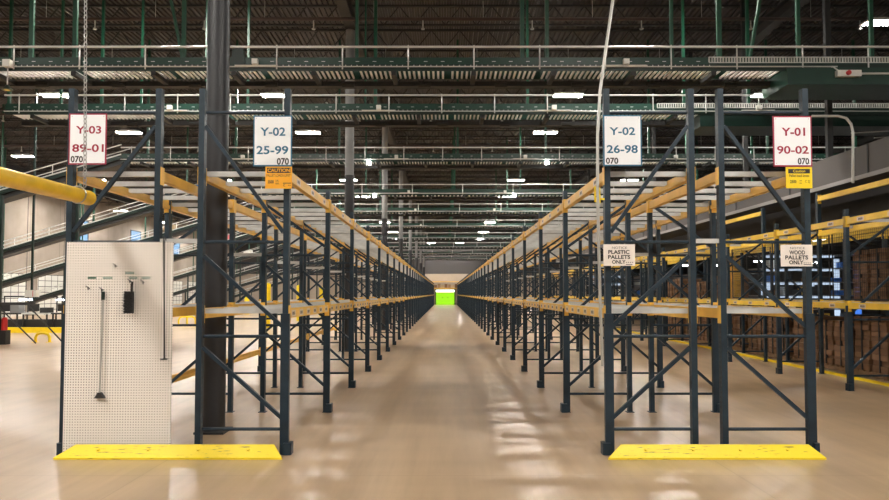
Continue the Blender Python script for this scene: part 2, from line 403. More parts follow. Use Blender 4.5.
# ------------------------------------------------------------------ pallet racks
Y0, PITCHB = 6.56, 2.29
NB = 36
def frame_meshes(w, tall, sleeve, gp=.078):
    """aisle post at x=0, flue post at x=w (signed)"""
    H = tall; out = {}
    sgn = 1 if w > 0 else -1
    def post():
        m = MB()
        # open channel: web + two flanges with lips
        m.prism([(-.029,-.035),(.029,-.035),(.029,.035),(-.029,.035)], 'z', .008, H)
        return m
    out['post'] = post()
    out['base_plate'] = MB().box(-.05, .05, -.055, .05, 0, .008)
    out['post_sleeve'] = MB().box(-.043, .043, -.048, .0, .008, 1.40) if sleeve else None
    out['foot_guard'] = MB().prism([(sgn*.0, -.085), (sgn*.0, -.048), (-sgn*.043, -.048), (-sgn*.043, .04), (-sgn*gp, .03), (-sgn*gp, -.07), (-sgn*(gp-.01), -.085)], 'z', .004, .12) if sleeve else None
    zs = [.245, 1.17, 2.12, H-.24 if H > 3.3 else 2.88]
    a, b = (.035*sgn, w-.035*sgn)
    out['hb'] = [MB().tube((a,0,z),(b,0,z),.017,8) for z in zs]
    dz = [(1.06,.36),(1.98,1.27),(3.30,2.22) if H > 3.3 else (2.80, 2.24)]
    out['db'] = [MB().bar((b,-.012,zf),(a,-.012,za),.036,.036) for (zf, za) in dz]
    return out
FM = {}
GUARDS = {'inner left rack row': .078, 'inner right rack row': .078}
def get_frame(key, w, H, far):
    k = (key, H, far)
    if k in FM: return FM[k]
    g = frame_meshes(w, H, True, GUARDS.get(key, .055))
    if far:
        m = MB()
        m.box(-.047, .047, -.05, .04, 0, 1.4); m.box(-.035, .035, -.035, .035, 1.4, H); m.box(w-.035, w+.035, -.035, .035, 0, H)
        for z in (.2, 1.17, 2.12, 2.88): m.box(min(0,w), max(0,w), -.015, .015, z-.015, z+.015)
        for (zf, za) in ((1.06,.33),(1.98,1.27),(2.80,2.24)): m.bar((w,0,zf),(0,0,za),.03,.034)
        r = m.mesh('upright_frame', STEEL)
    else:
        r = {'post': g['post'].mesh('post', SLOT), 'base_plate': g['base_plate'].mesh('base_plate', STEEL),
             'post_sleeve': g['post_sleeve'].mesh('post_sleeve', STEEL), 'foot_guard': g['foot_guard'].mesh('foot_guard', STEEL),
             'hb': [x.mesh('horizontal_brace', STEEL, True) for x in g['hb']], 'db': [x.mesh('diagonal_brace', STEEL) for x in g['db']]}
    FM[k] = r; return r
def place_frame(row, X, w, Y, H, far, label, grp):
    r = get_frame(row, w, H, far)
    if far:
        o = inst('upright_frame', r, None, (X, Y, 0)); tag(o, label, 'rack frame', grp); return o
    t = thing('upright_frame', label, 'rack frame', (X, Y, 0), grp)
    p1 = inst('post', r['post'], t); inst('post_sleeve', r['post_sleeve'], p1); inst('foot_guard', r['foot_guard'], p1); inst('base_plate', r['base_plate'], p1)
    p2 = inst('post', r['post'], t, (w, 0, 0)); inst('base_plate', r['base_plate'], p2)
    for x in r['hb']: inst('horizontal_brace', x, t)
    for x in r['db']: inst('diagonal_brace', x, t)
    return t
ROWSR = [('inner left rack row', -1.605, -.865, Y0), ('outer left rack row', -3.795, .885, Y0),
         ('inner right rack row', 1.635, .855, Y0), ('outer right rack row', 3.65, -.86, Y0)]
for (rn, X, w, ys) in ROWSR:
    for n_ in range(NB+1):
        H = 3.68 if n_ == 0 else 3.0
        place_frame(rn, X, w, ys + PITCHB*n_, H, n_ >= 9, 'dark blue steel upright frame, %s from the front in the %s' % (ORD[n_+1], rn), 'upright frames of the %s' % rn)
YE = 8.50; PE = 2.27
for (rn, X, w) in (('far right rack row', 6.66, .85), ('rightmost rack row', 8.83, -.80)):
    for n_ in range(20):
        place_frame(rn, X, w, YE + PE*n_, 3.0, n_ >= 5, 'dark blue steel upright frame, %s from the front in the %s' % (ORD[n_+1], rn), 'upright frames of the %s' % rn)

# beams
def beam_meshes(L, sgn, nlab):
    """beam along +Y from 0.037 to L-0.037; sgn: side (x) that faces out"""
    y0, y1 = .037, L-.037
    b = MB().box(-.022, .022, y0, y1, -.10, 0)
    b.box(min(-sgn*.022, -sgn*.042), max(-sgn*.022, -sgn*.042), y0, y1, -.10, -.0525)
    def conn(ya, yb, yc, yd):
        return MB().box(min(sgn*.0295, sgn*.035), max(sgn*.0295, sgn*.035), ya, yb, -.15, .03).box(-.028, .0349 if sgn > 0 else .028, yc, yd, -.15, .03)
    c1 = conn(-.033, .0365, .0365, .05); c2 = conn(-.0365, .033, -.05, -.0365)
    labs = MB()
    for k in range(nlab):
        yc = y0 + (y1-y0)*(k+.5)/nlab
        xs = sgn*.022; xe = sgn*.0245
        labs.mi = 0; labs.box(min(xs,xe), max(xs,xe), yc-.085, yc+.085, -.088, -.02)
        labs.mi = 1
        for q in range(4):
            xa, xb = sgn*.0245, sgn*.0252
            labs.box(min(xa,xb), max(xa,xb), yc-.055+q*.028, yc-.038+q*.028, -.07, -.038)
    Y_ = YELE if L == PE else YEL
    return b.mesh('load_beam', Y_), c1.mesh('connector', Y_), c2.mesh('connector', Y_), (labs.mesh('label_sticker', [LABEL, INK]) if nlab else None)
BM = {}
beams = []   # (distance, X, Y, z, L, sgn, nlab, label, group)
SIDES = {'inner left rack row': (('aisle', -1.605, 1), ('back', -2.47, -1)), 'outer left rack row': (('back', -2.91, 1), ('aisle', -3.795, -1)),
         'inner right rack row': (('aisle', 1.635, -1), ('back', 2.49, 1)), 'outer right rack row': (('back', 2.79, -1), ('aisle', 3.65, 1)),
         'far right rack row': (('aisle', 6.66, -1), ('back', 7.51, 1)), 'rightmost rack row': (('near', 8.03, -1), ('far', 8.83, 1))}
LEV = (('upper', 2.85), ('middle', 1.45))
for rn, sd in SIDES.items():
    e = rn in ('far right rack row', 'rightmost rack row')
    ys, pt, nb = (YE, PE, 19) if e else (Y0, PITCHB, NB)
    for (sn_, X, sgn) in sd:
        for (ln, z) in LEV:
            for k in range(nb):
                nl = 0
                if sn_ == 'aisle': nl = 6 if (ln == 'middle' and not e) else 3
                beams.append((math.hypot(X, ys+pt*k) + (3 if rn == 'rightmost rack row' else 0), X, ys+pt*k, z, pt, sgn, nl,
                    'yellow load beam, %s level, %s side of %s, %s bay from front' % (ln, sn_, rn, ORD[k+1]), 'load beams of the %s' % rn))
for k in range(1, 7):
    beams.append((5, -3.795, Y0+PITCHB*k, .47, PITCHB, -1, 0, 'yellow load beam, lowest level, aisle side of outer left rack row, %s bay' % ORD[k+1], 'load beams of the outer left rack row'))
for k in (0, 1, 3):
    beams.append((5, 7.51, YE+PE*k, 3.55, PE, 1, 0, 'yellow load beam, topmost level, back side of far right rack row, %s bay' % ORD[k+1], 'load beams of the far right rack row'))
beams.append((4, 1e9, 0,0,0,0,0,'','')); beams.pop()
beams.sort(key=lambda b: b[0])
rest = MB()
for i, (dd, X, Y, z, L, sgn, nl, lab, grp) in enumerate(beams):
    if i < 296:
        k = (L, sgn, nl)
        if k not in BM: BM[k] = beam_meshes(L, sgn, nl)
        b, c1, c2, ls = BM[k]
        t = inst('load_beam', b, None, (X, Y, z)); tag(t, lab, 'beam', grp)
        if dd < 24:
            inst('connector', c1, t); inst('connector', c2, t, (0, L, 0))
            if ls: inst('label_sticker', ls, t)
    else:
        rest.mi = 0; rest.box(X-.022, X+.022, Y+.037, Y+L-.037, z-.10, z)
o = rest.build('load_beam', YEL); tag(o, 'distant yellow load beams of all the rack rows', 'beams', None, 'stuff')

# post extensions of the far right row's taller back posts
for k in (0, 1, 2, 3, 4):
    o = MB().box(-.035, .035, -.035, .035, 3.0, 3.62).build('post_extension', SLOT, None, False, (7.51, YE+PE*k, 0))
    tag(o, 'raised blue steel post extension on far right rack row, %s post from front' % ORD[k+1], 'post extension', 'raised posts of the far right rack row')

# cross bars
bars = []
for rn, sd in SIDES.items():
    if rn == 'rightmost rack row': continue
    e = rn == 'far right rack row'
    ys, pt, nb = (YE, PE, 12) if e else (Y0, PITCHB, NB)
    xa, xb = sorted((sd[0][1], sd[1][1])); xa += .022; xb -= .022
    for (ln, z) in LEV:
        for k in range(nb):
            for q, off in enumerate((.075, .66, 1.16, 1.72)):
                if e and ln == 'upper' and q % 2: continue
                bars.append((ys+pt*k+off + abs(xa)*.1 + (6 if e else 0), xa, xb, ys+pt*k+off, z-.052, 'galvanised cross bar, %s level, %s, %s bay, %s in bay' % (ln, rn, ORD[k+1], ORD[q+1]), 'cross bars of the %s' % rn))
bars.sort(key=lambda b: b[0])
CB = {}; rest = MB()
def bar_mesh(w):
    m = MB(); m.box(0, w, -.024, .024, .0, .004); m.box(0, w, -.024, -.020, .0, .05); m.box(0, w, .020, .024, 0, .05); m.box(0, w, -.024, .024, .046, .05)
    return m.mesh('cross_bar', GALV)
for i, (dd, xa, xb, Y, z, lab, grp) in enumerate(bars):
    if i < 290:
        w = round(xb-xa, 4)
        if w not in CB: CB[w] = bar_mesh(w)
        tag(inst('cross_bar', CB[w], None, (xa, Y, z)), lab, 'cross bar', grp)
    else: rest.box(xa, xb, Y-.024, Y+.024, z, z+.05)
tag(rest.build('cross_bar', GALV), 'distant galvanised cross bars lying on the rack beams', 'cross bars', None, 'stuff')
# row spacers across the gap between back-to-back rows
for (sn_, xa, xb) in (('left', -2.88, -2.50), ('right', 2.52, 2.76)):
    for n_ in range(10):
        for (ln, z) in (('upper', 2.13),):
            o = MB().box(xa, xb, -.02, .02, -.022, .022).build('row_spacer', GALV, None, False, (0, Y0+PITCHB*n_, z))
            tag(o, 'grey %s row spacer bridging the %s back-to-back racks at %s frame' % (ln, sn_, ORD[n_+1]), 'row spacer', 'row spacers of the %s racks' % sn_)

# ------------------------------------------------------------------ guards on the floor in front
def floor_guard(xa, xb, xa2, xb2, label):
    t = thing('rack_end_guard', label, 'guard', ((xa+xb)/2, 6.365, 0)); cx = (xa+xb)/2
    m = MB()
    # slanted steel plate with mitred ends and a turned lip
    v = [(xa-cx,-.04,.0),(xb-cx,-.04,.0),(xb-cx,-.04,.018),(xa-cx,-.04,.018),(xa2-cx,.045,.125),(xb2-cx,.045,.125),(xb2-cx,.055,.125),(xa2-cx,.055,.125),(xa-cx,-.025,0),(xb-cx,-.025,0)]
    m.v = v; m.f = [(0,1,2,3),(3,2,5,4),(4,5,6,7),(7,6,9,8),(8,9,1,0),(0,3,4,7,8),(1,9,6,5,2)]; m.m = [0]*7
    m.build('guard_plate', YSC, t)
    m = MB()
    for k in range(4):
        x = xa2-cx + (xb2-xa2)*(k+.5)/4
        m.tube((x, 0.012, .078), (x, .003, .092), .014, 6)
    m.build('anchor_bolt', YELB, t)
    return t
floor_guard(-3.78, -1.575, -3.615, -1.675, 'low yellow mitred steel end guard on the floor before the left racks')
floor_guard(1.57, 3.67, 1.715, 3.55, 'low yellow mitred steel end guard on the floor before the right racks')

# ------------------------------------------------------------------ pegboard with tools
xa, xb, za, zb = -3.785, -2.72, .03, 2.115
t = thing('pegboard', 'tall white pegboard standing before the outer left rack', 'pegboard', (xa, 6.485, 0))
MB().box(0, xb-xa, 0, .008, za, zb).build('perforated_panel', PEG, t)
MB().box(.02, .06, .008, .03, 0, zb-.02).box(xb-xa-.06, xb-xa-.02, .008, .03, 0, zb-.02).build('backing_strip', WBOX, t)
for (a, b_, yy) in ((87.7,96.3,277.8),(103,112.3,277.8),(125.3,134,273),(129,137.2,277.8),(141.8,150.3,277.8)):
    p0 = P(a, yy+1.0, 6.485); p1 = P(b_, yy-1.0, 6.485)
    l = MB().box(p0[0]-xa, p1[0]-xa, -.002, 0, p0[2], p1[2]).build('label_strip', TAPE, t)
    mk = MB()
    for q in range(6):
        u = p0[0]-xa + (p1[0]-p0[0])*(q+.6)/7
        mk.box(u, u+.006, -.0028, -.002, p0[2]+.005, p1[2]-.005)
    mk.build('lettering', WHITE if a != 87.7 else INK, l)
for (px, py) in ((90, 288.5), (117, 266), (144.5, 282.5), (103.5, 290), (131.5, 281.5)):
    x, _, z = P(px, py, 6.485)
    MB().path([(x-xa-.04, -.004, z+.025), (x-xa, -.006, z), (x-xa+.005, -.05, z-.012), (x-xa+.012, -.06, z+.012)], .0045, 6).build('wire_hook', DARK, t, True)
def PX(px, py, Y=6.45): return Vector(P(px, py, Y))
# brush
c = PX(130.3, 302)
t = thing('bench_brush', 'black bench brush hanging on the white pegboard', 'brush', (c.x, 6.45, c.z))
m = MB(); m.path([(.012, 0, .10), (.012, 0, .155), (.017, 0, .20)], .011, 10); m.build('handle', BLACK, t, True)
MB().box(-.03, .03, -.008, .012, -.085, .105).build('back_block', BLACK, t)
m = MB()
for i in range(7):
    for k in range(20):
        x = -.036 + i*.012; z = -.105 + k*.0108
        m.tube((x, -.005, z), (x*1.08+random.uniform(-.004,.004), -.055, z+random.uniform(-.005,.005)), .0066, 5, .005)
m.build('bristles', BLACK, t)
# long scraper / squeegee
a = PX(103.3, 291.5); b_ = PX(99.6, 396)
t = thing('floor_scraper', 'long grey poled scraper with dark foot hanging on the pegboard', 'scraper', (b_.x, 6.45, b_.z))
q = a - Vector((b_.x, 6.45, b_.z))
MB().tube((0,0,.02), tuple(q), .0095, 8).build('pole', PIPEG, t, True)
MB().tube(tuple(q*.92), tuple(q), .017, 10).build('grip', DGREEN, t, True)
MB().prism([(-.048,-.02),(.05,-.02),(.03,.005),(.012,.035),(-.012,.035),(-.03,.005)], 'y', -.02, .025).build('scraper_head', INK, t)
# thin rod
a = PX(163.7, 240); b_ = PX(164.2, 359.5)
t = thing('push_rod', 'thin dark rod with crossbar foot hanging at the pegboard right edge', 'rod', (b_.x, 6.455, b_.z))
q = a - b_
MB().tube((0,0,0), (q.x, 0, q.z), .0075, 8).build('rod', DARK, t, True)
MB().tube((-.042,0,0), (.03,0,.004), .0075, 8).build('crossbar', DARK, t, True)
MB().path([(q.x,0,q.z-.01),(q.x,0,q.z+.02),(q.x,.03,q.z+.025),(q.x,.05,q.z-.0)], .006, 6).build('hook_end', DARK, t, True)

# ------------------------------------------------------------------ signs
SY = 6.455
def rect(px0, py0, px1, py1, Y): 
    a = P(px0, py1, Y); b = P(px1, py0, Y); return a[0], b[0], a[2], b[2]
def sign(box, border, face, texts, label, name='location_sign', y=SY):
    x0, x1, z0, z1 = rect(*box, y)
    t = thing(name, label, 'sign', ((x0+x1)/2, y, z0)); ox = (x0+x1)/2; oz = z0
    MB().box(x0-ox, x1-ox, 0, .006, 0, z1-oz).build('sign_border', border, t)
    bw = .0135
    MB().box(x0-ox+bw, x1-ox-bw, -.002, 0, bw, z1-oz-bw).build('sign_face', face, t)
    for (body, px0, py0, px1, py1, m, bold) in texts:
        a0, a1, c0, c1 = rect(px0, py0, px1, py1, y)
        text_fit(body, a0-ox, a1-ox, c0-oz, c1-oz, -.0035, m, t, 'printed_text', bold)
    for (u, w) in ((.03,.03),(x1-x0-.03,.03),(.03,z1-z0-.03),(x1-x0-.03,z1-z0-.03)):
        MB().tube((x0-ox+u, -.004, w), (x0-ox+u, 0, w), .006, 6).build('rivet', GALV, t)
    MB().box(-.03, .03, .006, SYB-y, .05, z1-oz-.05).build('mount_bracket', STEEL, t) if False else None
    return t
SYB = 6.52
sign((68.3,113.5,107,164.5), RED, WHITE, [('Y-03',76,126,101.5,133.8,RED,.020),('89-01',72.3,144.2,104,152.2,RED,.020),('070',70.7,156,83.2,162.6,INK,.028)],
     'white sign with red border reading Y-03 89-01 on leftmost rack post')
sign((253,115.5,292.3,166.3), BLUE, WHITE, [('Y-02',260.3,127.5,285.5,136,BLUE,.020),('25-99',256.5,146,288.4,154.4,BLUE,.020),('070',276.9,158,289,165,INK,.028)],
     'white sign with blue border reading Y-02 25-99 left of the aisle')
sign((603.5,115,641.5,166), BLUE, WHITE, [('Y-02',609.4,127.3,635,135.2,BLUE,.020),('26-98',606.8,145,637.7,153.3,BLUE,.020),('070',605.8,157.7,618.2,164,INK,.028)],
     'white sign with blue border reading Y-02 26-98 right of the aisle')
sign((773.5,116,811.3,166.5), RED, WHITE, [('Y-01',781.5,127.7,804.8,136,RED,.020),('90-02',777,146,808.4,154,RED,.020),('070',797.6,158,808.9,164.6,INK,.028)],
     'white sign with red border reading Y-01 90-02 on outer right rack')
def small_sign(box, face, texts, label, name, bars_=(), y=SY+.004):
    x0, x1, z0, z1 = rect(*box, y); ox = (x0+x1)/2; oz = z0
    t = thing(name, label, 'sign', (ox, y, oz))
    MB().box(x0-ox, x1-ox, 0, .005, 0, z1-oz).build('sign_plate', face, t)
    for (px0, py0, px1, py1, m) in bars_:
        a0, a1, c0, c1 = rect(px0, py0, px1, py1, y); MB().box(a0-ox, a1-ox, -.0015, 0, c0-oz, c1-oz).build('header_band', m, t)
    for (body, px0, py0, px1, py1, m, bold) in texts:
        a0, a1, c0, c1 = rect(px0, py0, px1, py1, y); text_fit(body, a0-ox, a1-ox, c0-oz, c1-oz, -.0025, m, t, 'printed_text', bold)
    return t
small_sign((265.2,166.6,292,188.6), ORANGE, [('CAUTION',267.6,168.6,290,172.2,ORANGE,.03),('PALLET LOADS LIMIT',266.6,174.2,290.5,176.8,INK,.0),('3500',267.8,180.2,273.8,183.4,INK,.02),('LBS.',275.6,179.8,279,181.6,INK,0),('MAX.',275.6,182.6,279.6,184.6,INK,0),('-------',283,182.8,291,183.6,INK,.02),('c  --',283.4,184.2,290.8,186.4,INK,0)],
     'orange caution sign with load limit under the blue bordered 25-99 sign', 'caution_sign', ((267,167.8,290.5,173,INK),))
small_sign((786.2,167,812,188.2), YELB, [('Caution',793,169.8,805,172.4,YELB,.01),('Pallet load limits',789.2,174.4,809,177,INK,.01),('2500',790,180,796.2,183.2,INK,.02),('LBS',799.2,180,802,181.2,INK,0),('MAX',799.2,182.7,802,183.9,INK,0),('C 2J',805,180.2,809.5,183.4,INK,0)],
     'bright yellow caution sign with black header under the 90-02 sign', 'caution_sign', ((788.2,169,809.8,173.4,INK),))
small_sign((603.6,244.3,635,265.8), CREAM, [('NOTICE',612,246.6,626.8,248.9,INK,-.004),('PLASTIC',608.2,250,629.4,254,INK,.028),('PALLETS',608.0,255,630.2,259,INK,.028),('ONLY',612,260,625.6,263.8,INK,.028),('- - - -',625.8,262.0,633,262.7,INK,.03),('---',625.8,264.1,632.4,264.7,INK,.06)],
     'cream notice sign reading PLASTIC PALLETS ONLY on inner right rack post', 'notice_sign')
o = small_sign((781,244.7,812.3,266.4), CREAM, [('NOTICE',790.2,247,804.6,249.1,INK,-.004),('WOOD',789.2,250.4,804.8,254.6,INK,.028),('PALLETS',785.2,255.4,808,259.5,INK,.028),('ONLY',789,260.4,803.4,264.3,INK,.028),('- - - -',803.6,262.6,810.6,263.3,INK,.03),('---',803.6,264.2,811,264.8,INK,.06)],
     'cream notice sign reading WOOD PALLETS ONLY on outer right rack post', 'notice_sign')
# small yellow tag seen edge-on beside the conduit
x0, x1, z0, z1 = rect(593, 186.2, 601.2, 201.8, 6.45)
t = thing('caution_tag', 'small yellow caution plate beside the conduit right of aisle', 'sign', (x1+.01, 6.46, z0))
me = MB().prism([(0,.08),(.004,.08),(-.075,0),(-.079,.0)], 'z', 0, z1-z0).build('tag_plate', YELB, t)
MB().box(-.052,-.030,.018,.030,.09,.11).box(-.06,-.034,.016,.028,.05,.062).build('printed_marks', INK, t)
MB().box(.0,.05,.07,.08,.03,.05).build('clip', YELB, t)

# ------------------------------------------------------------------ overhead clearance pipe and chains
A = Vector((-3.46, 6.28, 2.525)); Bp = Vector((-3.14, 2.2, 2.40))
t = thing('clearance_pipe', 'yellow overhead pipe hung on chains before the left racks', 'pipe', tuple(A))
d = Bp - A
MB().tube((0,0,0), tuple(d), .070, 20).build('pipe', mat('worn_yellow_pipe', (.80,.50,.02), .38, 0, .1, 6), t, True)
n = d.normalized()
MB().tube(tuple(-n*.018), tuple(n*.03), .062, 20, .072).build('end_cap', YELB, t, True)
MB().tube((-.04,.0,-.0), (-.12,-.15,.0), .012, 8).tube((-.12,-.15,0),(-.12,-.15,.03),.02,8).build('eye_bolt', YELB, t)
def chain(x, y, z0, z1, x2, label, r):
    t = tag(bpy.data.objects.new('hanging_chain', None), label, 'chain'); C.objects.link(t); t.location = (x, y, z0)
    m = MB(); L = .043; nn = int((z1-z0)/L)
    for k in range(nn):
        z = k*L + .02; cx = x2*k/nn; rot = k % 2
        pts = []
        for i in range(9):
            a_ = 2*math.pi*i/8; u = .0135*math.cos(a_); w = .027*math.sin(a_)
            pts.append((cx+(u if rot else 0.004*math.cos(a_)), (0 if rot else u), z+w))
        m.path(pts, .0042, 5)
    m.build('chain_links', CHAINM, t)
    m = MB(); pts = []
    for i in range(15):
        a_ = math.pi*2*i/14; pts.append((-.065+.078*math.cos(a_), .0, -.07+.080*math.sin(a_)))
    m.path(pts, .0075, 6).build('pipe_sling', CHAINM, t)
    return t
chain(-3.375, 6.05, 2.52+.075, 10.0, -.12, 'steel chain holding the near tip of the overhead yellow pipe', 0)
chain(-3.18, 2.7, 2.415+.075, 10.0, 0.0, 'steel chain holding the other end of the yellow pipe', 0)

# leaning conduit right of the aisle
pts = [P(619.5,-60,6.40), P(612.8,0,6.40), P(606,48,6.40), P(600,92,6.40), P(597.6,135,6.40), P(597.6,190,6.41), P(598.8,250,6.42), P(600.5,310,6.42), P(602.6,366,6.42)]
pts.insert(0, (pts[0][0]+.35, 6.4, 9.97))
o = MB().path(pts, .0155, 8).build('electrical_conduit', PIPEG, None, True); tag(o, 'thin bent metal conduit leaning down beside the inner right rack post', 'conduit')
for z in (2.3, 1.2):
    pass

# ------------------------------------------------------------------ overhead roller conveyors
CY = [12.43, 15.5, 21.1, 28.3, 34.5, 42.1, 51.0, 60.8, 71.0, 81.5]
HP = {0: [(27,.04),(71,.04),(181,.04),(356,.03),(523,.04),(548,.035),(674,.03),(722,.045),(802,.035),(876,.035)],
      1: [(7,.03),(59,.022),(100,.028),(140,.022),(205,.028),(247,.028),(365,.02),(375,.04),(528,.03),(685,.03),(750,.035),(832,.03)]}
def conveyor(i, Y):
    xl = -12.5 if i == 0 else -10.6
    xr = 12.5 if i < 2 else 15.0
    t = thing('roller_conveyor', 'green overhead roller conveyor crossing high above the racks, %s from front' % ORD[i+1], 'conveyor', (0, Y, 5.7), 'overhead roller conveyors')
    def q(z): return z-5.7
    split = 5.1 if i < 2 else None
    near = i < 3
    W = .62
    m = MB(); m.mi = 0
    m.box(xl, xr, 0, .05, q(5.94), q(6.17))
    m.mi = 1
    x = xl+.2
    while x < xr and near:
        if not(split and x > split):
            m.box(x, x+.07, -.003, 0, q(6.085), q(6.095))
            [m.box(x+u, x+u+.018, -.012, -.006, q(6.0), q(6.018)) for u in (.02, .13, .24)]
        x += .33
    m.mi = 2; m.box(xl, xr, -.006, -.0, q(5.90), q(6.03))
    m.build('side_channel', [GREEN, RAIL, DGREEN], t)
    MB().box(xl, xr, W-.05, W, q(5.94), q(6.17)).build('side_channel', GREEN, t)
    m = MB(); x = xl+.1; st = .095 if near else (.17 if i < 6 else .35); rr = .023 if near else (.04 if i < 6 else .07)
    xe = P(786, 80, Y)[0] if i == 0 else (P(700,110,Y)[0] if i == 1 else xr)
    gaps = 0
    while x < xe:
        if (gaps % 19) not in (17,): m.tube((x, .05, q(5.955)), (x, W-.05, q(5.955)), rr, 7 if near else 5)
        gaps += 1; x += st
    m.build('roller_bed', ROLL, t, True)
    m = MB(); m.box(xl, xe, W-.02, W+.16, q(5.80), q(5.9))
    x = xl+.6
    while x < xe:
        m.box(x, x+.09, .0, W+.1, q(5.82), q(5.90)); 
        if near: m.tube((x+.5, W, q(5.83)), (x+.75, W, q(5.83)), .06, 8)
        x += 1.55
    m.build('drive_frame', BLACK, t)
    if i == 0 or i == 1:
        m = MB(); x = split
        m.box(split, xr, -.012, 0, q(6.06), q(6.075)); m.box(split, xr, -.012, 0, q(6.165), q(6.18))
        while x < xr: m.tube((x, -.008, q(6.075)), (x, -.008, q(6.165)), .016, 6); x += .055
        m.build('guide_rollers', RAIL, t)
        m = MB(); m.prism([(-.06 if i==0 else 0, q(5.62)), (-.06 if i==0 else 0, q(5.95)), (W+.32, q(5.95)), (W+.32, q(5.62))], 'x', xe, xr)
        m.build('transfer_pan', DGREEN if i else GREEN, t)
    # guard rail
    r = .022 if i < 6 else .03
    xrr = xr if i != 1 else P(785,93,Y)[0]
    MB().tube((xl, -.03, q(6.365)), (xrr, -.03, q(6.365)), r, 8).build('guard_rail', RAIL, t, True)
    MB().tube((xl, -.045, q(5.975)), (P(836,67,Y)[0] if i == 0 else xr, -.045, q(5.975)), .013 if near else .02, 6).build('cable_conduit', RAIL, t, True)
    x = xl+.35; pm = MB().tube((0, -.03, q(5.93)), (0, -.03, q(6.40)), .014 if near else .02, 6).mesh('rail_post', RAIL)
    step = 1.27 if i < 3 else 2.2
    while x < xrr: inst('rail_post', pm, t, (x, 0, 0)); x += step
    # hangers to the roof
    hl = HP.get(i)
    if hl:
        for (px, r_) in hl:
            X = P(px, 20, Y)[0]
            MB().box(X-r_*1, X+r_*1, W*.25-.03, W*.25+.03, q(6.05), ZC-5.7-.62 if False else ZC-5.7).build('hanger', GREEN2, t)
    else:
        x = xl+.8; hm = MB().box(-.035, .035, .12, .18, q(6.1), ZC-5.7).mesh('hanger', GREEN2); k = 0
        while x < xr-.5: inst('hanger', hm, t, (x, 0, 0)); x += 2.9 + (k % 3)*.5; k += 1
    # small control boxes and indicator
    if i < 6:
        for X in ((-3.66, 3.47) if i == 0 else (-6.6, -1.6, 2.6, 7.5)):
            bx = MB().box(X-.055, X+.055, -.14, -.05, q(6.0), q(6.1)).build('junction_box', WBOX, t)
            MB().tube((X-.4, -.06, q(5.99)), (X+.4, -.06, q(5.99)), .015, 6).build('cable', WBOX, bx)
    if i in (2, 3):
        for X in ({2: (-2.9+.4, 3.3), 3: (-3.1, 3.0), 4: (-3.2, 3.5), 5: (-3.5, 3.4)}[i]):
            MB().box(X-.06, X+.06, -.1, -.05, q(5.80), q(5.9)).build('sensor_light', SPOT, t)
    return t
convs = [conveyor(i, Y) for i, Y in enumerate(CY)]
# first conveyor extras
c0 = convs[0]
X = P(855, 81, 12.1)[0]
bx = MB().box(X-.22, X+.24, -.16, -.07, .05, .17).build('stop_station', WBOX, c0)
MB().tube((X-.02, -.20, .11), (X-.02, -.16, .11), .045, 12).build('red_button', REDP, bx, True)
a = P(836,67,12.25); b_ = P(846,76,12.25); c_ = P(889,76,12.25)
MB().path([(a[0],-.045,.275),(b_[0]-.04,-.05,.17),(b_[0]+.1,-.06,.13),(c_[0]+.5,-.08,.13)], .02, 8).build('bent_conduit', RAIL, c0, True)
X = P(5, 65, 12.25)[0]
bx = MB().box(X-.07, X+.07, -.16, -.05, .24, .38).build('junction_box', WBOX, c0)
MB().tube((X,-.1,.24),(X,-.1,-.10),.012,6).build('beacon_cord', RAIL, bx)
m = MB().tube((X,-.1,-.10),(X,-.1,-.2),.02,12,.10).build('beacon_shade', DGREEN, c0, True)
MB().tube((X,-.1,-.205),(X,-.1,-.15),.05,12).build('beacon_lens', WARN, m, True)
m = MB().prism([(-.16,.1),(.16,.1),(.10,.50),(-.10,.50)], 'y', -.03, .1).build('drive_housing', DGREEN, c0)
m.location = (P(236,62,12.3)[0], 0, .13)
# diagonal sway braces
for (px0, py0, px1, py1, lab) in ((165,-20,180,57,'left'), (764,-10,752,62,'right')):
    a = P(px0, py0, 12.45); b_ = P(px1, py1, 12.45)
    k = (ZC-5.7-(a[2]-5.7))/((a[2]-b_[2])); a2 = (a[0]+(a[0]-b_[0])*k, 0, ZC)
    MB().bar((a2[0], .15, ZC-5.7), (b_[0], .15, b_[2]-5.7), .06, .05).build('sway_brace', GREEN2, c0)
# looping green catwalk bracket lines and hoses at the right end of second conveyor
t = thing('hose_bundle', 'tangle of pale cables and bars hanging below the second conveyor, right', 'cables', (9.6, 15.8, 5.6), None)
for k in range(11):
    px = 848 + k*4.6; z0 = P(px, 86+random.uniform(-3,6), 15.8); z1 = P(px+random.uniform(-5,5), 128+random.uniform(-14,16), 15.8)
    mid = ((z0[0]+z1[0])/2 + random.uniform(-.25,.25), random.uniform(-.2,.4), (z0[2]+z1[2])/2-5.6)
    MB().path([(z0[0]-9.6, .3, z0[2]-5.6+.1), mid, (z1[0]-9.6, random.uniform(-.2,.4), z1[2]-5.6)], .016, 5).build('cable', RAIL if k % 3 else BLACK, t, True)
MB().box(-.6, 1.5, .22, .38, .25, .35).build('cable_tray', DGREEN, t)
# conduit with a bend, lower right
p = [P(812,116,12.4), P(838,116,12.4), P(846,118,12.4), P(851,124,12.4), P(853,132,12.4), P(853,183,12.4)]
o = MB().path(p, .024, 8).build('drop_conduit', RAIL, None, True); tag(o, 'pale conduit bending down toward the taupe side conveyor, upper right', 'conduit')

